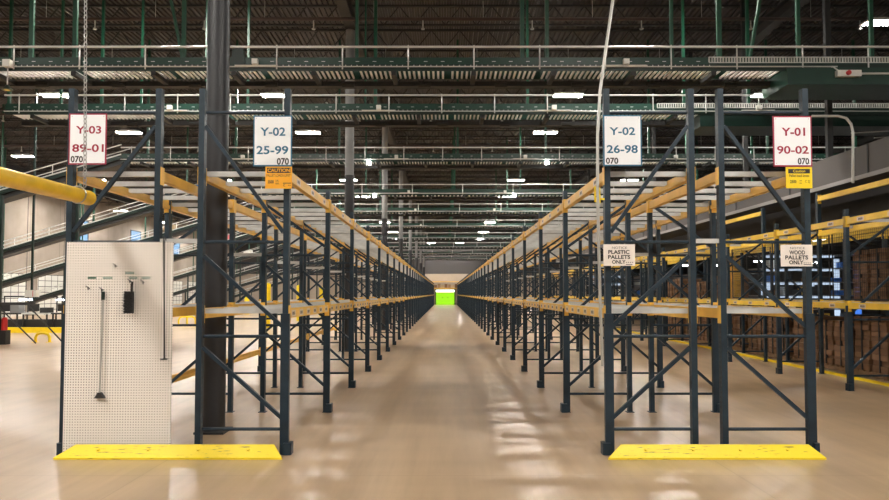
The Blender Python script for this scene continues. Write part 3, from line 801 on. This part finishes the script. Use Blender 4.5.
# inclined conveyors descending to the left
def incline(i, Y):
    xa, za, xb, zb_ = -10.6, 6.05, -27.0, 1.15
    t = thing('inclined_conveyor', 'black inclined belt conveyor descending leftward from the %s overhead conveyor' % ORD[i+1], 'conveyor', (xb, Y, 0), 'inclined conveyors on the left')
    L = lambda x, z, y=.3: (x-xb, y, z)
    MB().bar(L(xa, za), L(xb, zb_), .60, .05).build('belt', BLACK, t)
    MB().bar(L(xa, za-.13), L(xb, zb_-.13), .5, .16).build('belt_frame', DARK, t)
    for y in (0, .6):
        MB().bar(L(xa, za+.01, y), L(xb, zb_+.01, y), .04, .12).build('side_rail', DGREEN, t)
        MB().bar(L(xa, za+.1, y), L(xb, zb_+.1, y), .05, .035).build('rail_cap', RAIL, t)
        MB().tube(L(xa, za+.42, y), L(xb, zb_+.42, y), .02, 6).build('guard_rail', RAIL, t)
    n_ = 11; pm = MB().tube((0, 0, .05), (0, 0, .42), .016, 5).mesh('rail_post', RAIL)
    for k in range(n_):
        u = (k+.5)/n_; inst('rail_post', pm, t, (xa+(xb-xa)*u-xb, 0, za+(zb_-za)*u))
    for k in range(4):
        u = (k+.35)/4; x = xa+(xb-xa)*u-xb; z = za+(zb_-za)*u
        MB().box(x-.05, x+.05, .03, .11, 0, z-.1).build('leg', DGREEN, t)
        MB().box(x+.6-.035, x+.6+.035, .27, .33, z+.2, ZC).build('hanger', GREEN2, t)
    return t
for i in range(2, 10): incline(i, CY[i])
# parcels riding on the inclines
for k, (i, u, m_, lab) in enumerate(((5, .10, PINK, 'pink'), (5, .22, PINK, 'pink'), (3, .02, BLUEP, 'blue'), (6, .3, WBOX, 'white'), (4, .25, TAN, 'tan'), (6, .12, REDP, 'red'), (2, .55, TAN, 'tan'), (2, .8, WBOX, 'white'), (3, .6, TAN, 'tan'))):
    x = -10.6-16.4*u; z = 6.05-4.9*u + .045
    o = MB().box(-.3, .3, -.22, .22, 0, .34).build('parcel', m_); o.location = (x, CY[i]+.3, z); o.rotation_euler = (0, -math.atan2(4.9, 16.4), 0)
    tag(o, '%s parcel riding the inclined conveyor, %s down from the %s overhead line' % (lab, ['a tenth','a fifth','just','a third','a quarter','an eighth','halfway','nearly all way','well'][k], ORD[i+1]), 'parcel', 'parcels on the inclined conveyors')

# ------------------------------------------------------------------ packing stations and barriers, far left
for k in range(7):
    x = -21.6 + k*1.25
    t = thing('packing_station', 'black packing station behind the yellow kerb, %s from left' % ORD[k+1], 'workstation', (x, 27.4, 0), 'packing stations on the far left')
    MB().box(0, 1.1, 0, .75, .72, .78).build('table_top', GALV if k % 2 else DARK, t)
    for (a, b_) in ((.03,.03),(1.02,.03),(.03,.68),(1.02,.68)): MB().box(a, a+.05, b_, b_+.05, 0, .72).build('leg', DARK, t)
    MB().box(.06, 1.04, .1, .7, .12, .5).build('cabinet', BLACK, t)
    MB().box(.1, .55, .3, .34, .85, 1.15).box(.3, .35, .3, .34, .78, .85).build('monitor', BLACK, t)
    MB().box(.65, 1.0, .2, .6, .78, 1.0+.1*(k % 3)).build('bin', [DARK, WBOX, COLG][k % 3], t)
    MB().box(.02, .06, .7, .74, .78, 1.5).box(1.04, 1.08, .7, .74, .78, 1.5).box(.02, 1.08, .7, .74, 1.44, 1.5).build('rear_frame', DARK, t)
o = MB().box(-24, -11.2, 26.5, 26.7, .0, .22).build('kerb_rail', YELB); tag(o, 'long low yellow kerb rail before the packing stations, far left', 'guard rail')
def hoop(px, py, Y, w, h, label, legs=2):
    x, _, z = P(px, py, Y)
    t = thing('floor_hoop_guard', label, 'guard', (x, Y, 0), 'yellow hoop guards on the floor')
    r = .045
    MB().path([(-w/2,0,.01),(-w/2,0,h*.55),(-w/2+.05,0,h*.88),(-w/2+.16,0,h),(w/2-.16,0,h),(w/2-.05,0,h*.88),(w/2,0,h*.55),(w/2,0,.01)], r, 10).build('hoop', YELB, t, True)
    if legs > 2: MB().tube((0,0,.01),(0,0,h-.02), r, 10).build('middle_leg', YELB, t, True)
    MB().box(-w/2-.08,-w/2+.08,-.08,.08,0,.012).box(w/2-.08,w/2+.08,-.08,.08,0,.012).build('base_plate', YELB, t)
hoop(42.5, 342, 21.4, .46, .30, 'small yellow hoop guard on the floor left of the pegboard')
hoop(187, 323, 33.0, .85, .42, 'yellow hoop guard on the floor seen behind the outer left rack', 3)
for k, (px, Y) in enumerate(((267, 30.5), (299.5, 38.0), (322, 46.0), (247, 50.0))):
    x, _, _ = P(px, 295, Y)
    o = MB().tube((0,0,0),(0,0,2.05 if k < 3 else 1.6), .17 if k < 2 else .19, 14).tube((0,0,2.05 if k < 3 else 1.6),(0,0,2.1 if k < 3 else 1.65),.17,14,.08).build('safety_bollard', YELB, None, True, (x, Y, 0))
    tag(o, 'tall yellow safety bollard seen through the left racks, %s nearest' % ORD[k+1], 'bollard', 'yellow bollards behind the left racks')
# stair frame at the far left
t = thing('stair_frame', 'dark green stair and post structure with handrails, far left edge', 'stairs', (-14.0, 20.4, 0))
MB().box(-.055, .055, -.055, .055, 0, 4.7).build('post', DGREEN, t)
MB().box(-.62, -.52, -.05, .05, 0, 1.5).build('post', DGREEN, t)
for k in range(6): MB().box(-.55, -.0, -.02, .1, .2+.22*k, .23+.22*k).build('rung', DARK, t)
MB().tube((.0,-.1,1.25),(1.25,-.1,.05),.022,8).build('handrail', DARK, t, True)
MB().tube((.85,-.0,1.30),(2.0,-.0,.1),.022,8).tube((.0,0,1.3),(.85,0,1.3),.022,8).build('handrail', DARK, t, True)
MB().box(-.9, .9, -.04, .4, 1.24, 1.32).build('landing', DARK, t)
o = MB().tube((0,0,.0),(0,0,.34),.085,14).tube((0,0,.34),(0,0,.40),.085,14,.05).build('red_canister', REDP, None, True, P(4.5,325,20.5)); o.location.z = .45
tag(o, 'red canister on a small black stand at the far left edge', 'canister')
o = MB().box(-.12,.12,-.12,.12,0,.445).build('canister_stand', BLACK, None, False, (P(4.5,325,20.5)[0], 20.5, 0)); tag(o, 'small black stand under the red canister, far left edge', 'stand')
x, _, z = P(32, 297, 22.5)
t = thing('hanging_display', 'white hanging display box between packing stations, far left', 'display', (x, 22.5, z))
MB().box(-.19,.19,-.1,.1,0,.24).build('case', WBOX, t)
MB().box(.08,.1,-.105,-.1,.02,.22).build('red_stripe', REDP, t)
MB().box(-.06,.0,.0,.06,.24,10.0-z).build('hanger_post', DGREEN, t)
for k, (px, py) in enumerate(((26, 300.5), (63, 300.5))):
    x, _, z = P(px, py, 30)
    o = MB().box(-.3,.3,-.03,.03,0,.06).tube((0,0,.06),(0,0,10-z-.01),.01,5).build('tube_light', [COOL, DARK], None, False, (x, 30, z))
    for i_, pg in enumerate(o.data.polygons): pg.material_index = 0 if i_ < 6 else 1
    tag(o, 'short blue-white tube light above the far left packing stations, %s one' % ('left' if k == 0 else 'right'), 'light')

# ------------------------------------------------------------------ right side: side conveyor, cardboard, mesh, equipment
t = thing('side_conveyor', 'long taupe sided conveyor running front to back above far right racks', 'conveyor', (8.0, 9.0, 3.8))
MB().box(0, .06, 0, 38, .08, .64).build('side_panel', DUCT, t)
MB().box(.9, .96, 0, 38, .08, .64).build('side_panel', DUCT, t)
MB().box(-.02, .0, 0, 38, 0, .08).build('edge_trim', DUCTL, t)
MB().box(.0, .98, 0, 38, 0, .08).build('bottom_pan', BLACK, t)
MB().box(.06, .9, 0, 38, .5, .54).build('belt', BLACK, t)
m = MB()
for k in range(14): m.box(-.012, 0, k*2.8+.4, k*2.8+.44, .08, .64)
m.build('panel_seams', DARK, t)
for k in range(8): MB().box(.42, .54, 1.2+k*4, 1.3+k*4, .54, 6.2).build('hanger', DARK, t)

t = thing('mezzanine', 'dark mezzanine platform on posts behind the rightmost rack row', 'platform', (9.6, 12.5, 0))
MB().box(0, 14.2, 0, 50, 3.62, 3.75).build('deck', WDARK, t)
for k in range(18): MB().box(0, 14.2, k*2.9, k*2.9+.12, 3.40, 3.62).build('floor_beam', DARK, t)
MB().box(-.06, 0, 0, 50, 3.40, 3.78).build('edge_beam', DARK, t)
for k in range(6): MB().box(.3, .5, 1+k*9.3, 1.2+k*9.3, 0, 3.62).box(7.0, 7.2, 1+k*9.3, 1.2+k*9.3, 0, 3.62).build('support_post', DARK, t)
def stack(X0, X1, Ya, Yb, z0, z1, label, dark=False, white=False):
    rz = random.uniform(-.02, .02)
    t = thing('cardboard_stack', label, 'cardboard stack', ((X0+X1)/2, (Ya+Yb)/2, z0), 'cardboard stacks in the rightmost racks')
    hx, hy = (X1-X0)/2, (Yb-Ya)/2
    m = MB(); z = 0.0; H = z1-z0; k = 0
    while z < H-.02:
        h = random.uniform(.06, .13); h = min(h, H-z); j = lambda: random.uniform(-.018, .018)
        m.mi = k % 2
        for (ya, yb) in ((-hy, -.03), (.03, hy)):
            m.box(-hx+.03+j(), hx-.03+j(), ya+.01+j()*.4, yb-.01+j()*.4, z, z+h-.006)
        z += h; k += 1
    m.build('folded_sheets', [CARD, CARDE], t)
    MB().box(-hx+.005, hx-.005, -hy*.55-.01, -hy*.55+.01, 0, H+.004).box(-hx+.005, hx-.005, hy*.5-.01, hy*.5+.01, 0, H+.004).build('strap', INK, t)
    if white:
        MB().box(-hx-.004, -hx+.012, -hy*.35, -hy*.35+.2, H*.55, H*.55+.18).build('paper_label', WHITE, t)
    return t
def pallet(X0, X1, Ya, Yb, z0, label):
    m = MB()
    for k in range(6):
        y = Ya + (Yb-Ya-.1)*k/5; m.box(X0, X1, y, y+.1, z0+.10, z0+.12)
    for u in (0, .5, 1):
        x = X0 + (X1-X0-.08)*u; m.box(x, x+.08, Ya, Yb, z0+.02, z0+.10)
    m.box(X0, X1, Ya, Ya+.1, z0, z0+.02); m.box(X0, X1, Yb-.1, Yb, z0, z0+.02)
    tag(m.build('wooden_pallet', WOOD), label, 'pallet', 'pallets under the cardboard stacks')
sp_ = 0
for k in range(1, 7):
    ya = YE + PE*k + .1
    for q in range(2):
        a = ya + q*1.08
        nm = '%s bay, %s half' % (ORD[k+1], 'near' if q == 0 else 'far')
        pallet(8.08, 8.78, a, a+.98, .0, 'wooden pallet on the floor of the rightmost rack, %s' % nm)
        stack(8.08, 8.78, a, a+.98, .12, random.uniform(.88, 1.22), 'brown cardboard stack on the rightmost rack floor, %s' % nm, white=(k == 1 and q == 0))
        if k == 1 or (k == 4 and q == 1) or (k >= 5 and q == 0) or k == 6:
            stack(8.08, 8.78, a, a+.98, 1.451, 2.45 if k == 1 else random.uniform(1.95, 2.2), 'brown cardboard stack on the rightmost rack middle level, %s' % nm)
    for q, off in enumerate((.15, .95, 1.25, 2.05)):
        o = MB().box(8.052, 8.808, -.024, .024, -.05, 0).build('cross_bar', GALV, None, False, (0, YE+PE*k+off, 1.45))
        tag(o, 'galvanised cross bar, middle level, rightmost rack row, %s bay, %s in bay' % (ORD[k+1], ORD[q+1]), 'cross bar', 'cross bars of the rightmost rack row')
# yellow pallets stack
for k in range(9):
    o = MB().box(8.2, 8.42, YE+PE*4+.88, YE+PE*4+1.33, 1.452+k*.13, 1.452+k*.13+.10).box(8.22, 8.27, YE+PE*4+.88, YE+PE*4+1.33, 1.452+k*.13+.10, 1.452+k*.13+.129).box(8.35, 8.40, YE+PE*4+.88, YE+PE*4+1.33, 1.452+k*.13+.10, 1.452+k*.13+.129).build('yellow_crate', YEL)
    tag(o, 'flat yellow crate in a stack on the rightmost rack, %s from bottom' % ORD[k+1], 'crate', 'stacked yellow crates')
# low yellow rail along the back of the far right row
o = MB().box(7.62, 7.67, YE-2, YE+PE*10, 0, .05).build('floor_guard_rail', YELB); tag(o, 'low yellow guard rail along the floor behind the far right rack row', 'guard rail')
# wire mesh panels
for k in range(1, 4):
    m = MB(); ya, yb = YE+PE*k+.04, YE+PE*(k+1)-.04
    y = ya
    while y < yb: m.box(7.742, 7.746, y-.002, y+.002, 1.5, 2.9); y += .055
    z = 1.5
    while z < 2.9: m.box(7.742, 7.746, ya, yb, z-.002, z+.002); z += .055
    t = thing('mesh_panel', 'black wire mesh safety panel behind the far right rack, %s bay' % ORD[k+1], 'mesh panel', (0,0,0), 'wire mesh safety panels')
    m.build('wire_grid', BLACK, t)
    MB().box(7.735, 7.75, ya, yb, 1.47, 1.5).box(7.735, 7.75, ya, yb, 2.9, 2.93).box(7.735, 7.75, ya, ya+.02, 1.5, 2.9).box(7.735, 7.75, yb-.02, yb, 1.5, 2.9).build('mesh_frame', BLACK, t)
# lit equipment shelving
def shelving(x0, x1, Y, seed, label, bright):
    rnd = random.Random(seed)
    t = thing('sorting_shelves', label, 'shelving', (x0, Y, 0)); W = x1-x0
    for x in (0, W/3, 2*W/3, W): MB().box(x-.04, x+.04, 0, .08, 0, 3.1).box(x-.04, x+.04, .9, .98, 0, 3.1).build('upright', DARK, t)
    for z in (.5, 1.0, 1.5, 2.0, 2.5, 3.0):
        MB().box(0, W, 0, .98, z, z+.04).build('shelf', COLG, t)
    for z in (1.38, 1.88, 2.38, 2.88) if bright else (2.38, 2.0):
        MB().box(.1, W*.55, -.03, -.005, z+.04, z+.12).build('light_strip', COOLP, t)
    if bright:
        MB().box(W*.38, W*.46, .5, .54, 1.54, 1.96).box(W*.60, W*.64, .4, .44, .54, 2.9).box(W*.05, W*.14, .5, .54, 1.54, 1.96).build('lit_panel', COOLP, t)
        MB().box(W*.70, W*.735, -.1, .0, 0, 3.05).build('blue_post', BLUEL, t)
    for z in (.54, 1.04, 1.54, 2.04, 2.54):
        x = .06
        while x < W-.4:
            w = rnd.uniform(.18, .42); h = rnd.uniform(.12, .34)
            if rnd.random() < .7:
                m_ = rnd.choice([YEL, WBOX, BLUEP, DARK, DARK, CARD]); 
                o = MB().box(x0+x, x0+x+w, Y+.06, Y+.5, z, z+h).build('tote', m_)
                shelf_items.append((o, m_, z, x, t))
            x += w+.1
    return t
shelf_items = []
shelving(11.6, 16.6, 24.0, 3, 'dark shelving with blue-white lit strips behind the right racks', True)
shelving(7.6-.0+.0, 10.9, 34.0, 5, 'dim shelving with white strip lights behind the inner right racks', False)
cn = {YEL: 'yellow', WBOX: 'white', BLUEP: 'blue', DARK: 'black', CARD: 'brown'}
lv = {.54: 'lowest', 1.04: 'second', 1.54: 'third', 2.04: 'fourth', 2.54: 'top'}
cnt = {}
for (o, m_, z, x, t) in shelf_items:
    k = (z, t.name); cnt[k] = cnt.get(k, 0) + 1
    tag(o, '%s tote on the %s level of the %s, %s from left' % (cn[m_], lv[z], 'blue-white lit shelving' if t.location.x > 11 else 'dim shelving', ORD[cnt[k]]), 'tote', 'totes on the shelving')
# cool hanging tube lights
for k, (px, py, Y, w) in enumerate(((818, 241, 23, .5), (793, 243.5, 23, .45), (817, 263.5, 23.2, .22), (685, 266, 30, .55), (722, 266, 30, .5), (760, 262, 30, .5))):
    x, _, z = P(px, py, Y)
    t = thing('cool_tube_lamp', 'blue-white hanging tube lamp behind the right racks, %s of them' % ['rightmost upper','second upper','small lower','leftmost','middle lower','third lower'][k], 'lamp', (x, Y, z), 'blue-white tube lamps behind the right racks')
    MB().box(-w/2, w/2, -.07, .07, 0, .05).build('tube', COOL, t)
    MB().box(-w/2, w/2, -.09, .09, .05, .09).build('reflector', WBOX, t)
    MB().tube((0,0,.09),(0,0,(3.62 if x > 9.7 else 10.0)-z),.008,5).build('suspension_cord', DARK, t)

# ------------------------------------------------------------------ world, camera
w = bpy.data.worlds.new('World'); sc.world = w; w.use_nodes = True
w.node_tree.nodes['Background'].inputs[0].default_value = (.02, .02, .022, 1)
cam = bpy.data.cameras.new('camera'); co = bpy.data.objects.new('camera', cam); C.objects.link(co)
cam.sensor_width = 36; cam.lens = 36*F/889; cam.clip_end = 300; cam.shift_x = -1.0/889; cam.shift_y = SHIFT/889
co.location = (0, 0, EYE); co.rotation_euler = (math.radians(90)+PITCH, 0, 0)
sc.camera = co
sc.view_settings.view_transform = 'Standard'; sc.view_settings.look = 'None'; sc.view_settings.gamma = 1
sc.view_settings.use_curve_mapping = False
sc.view_settings.exposure = 2.45
sc.cycles.max_bounces = 6; sc.cycles.diffuse_bounces = 3; sc.cycles.glossy_bounces = 3
sc.cycles.use_denoising = True
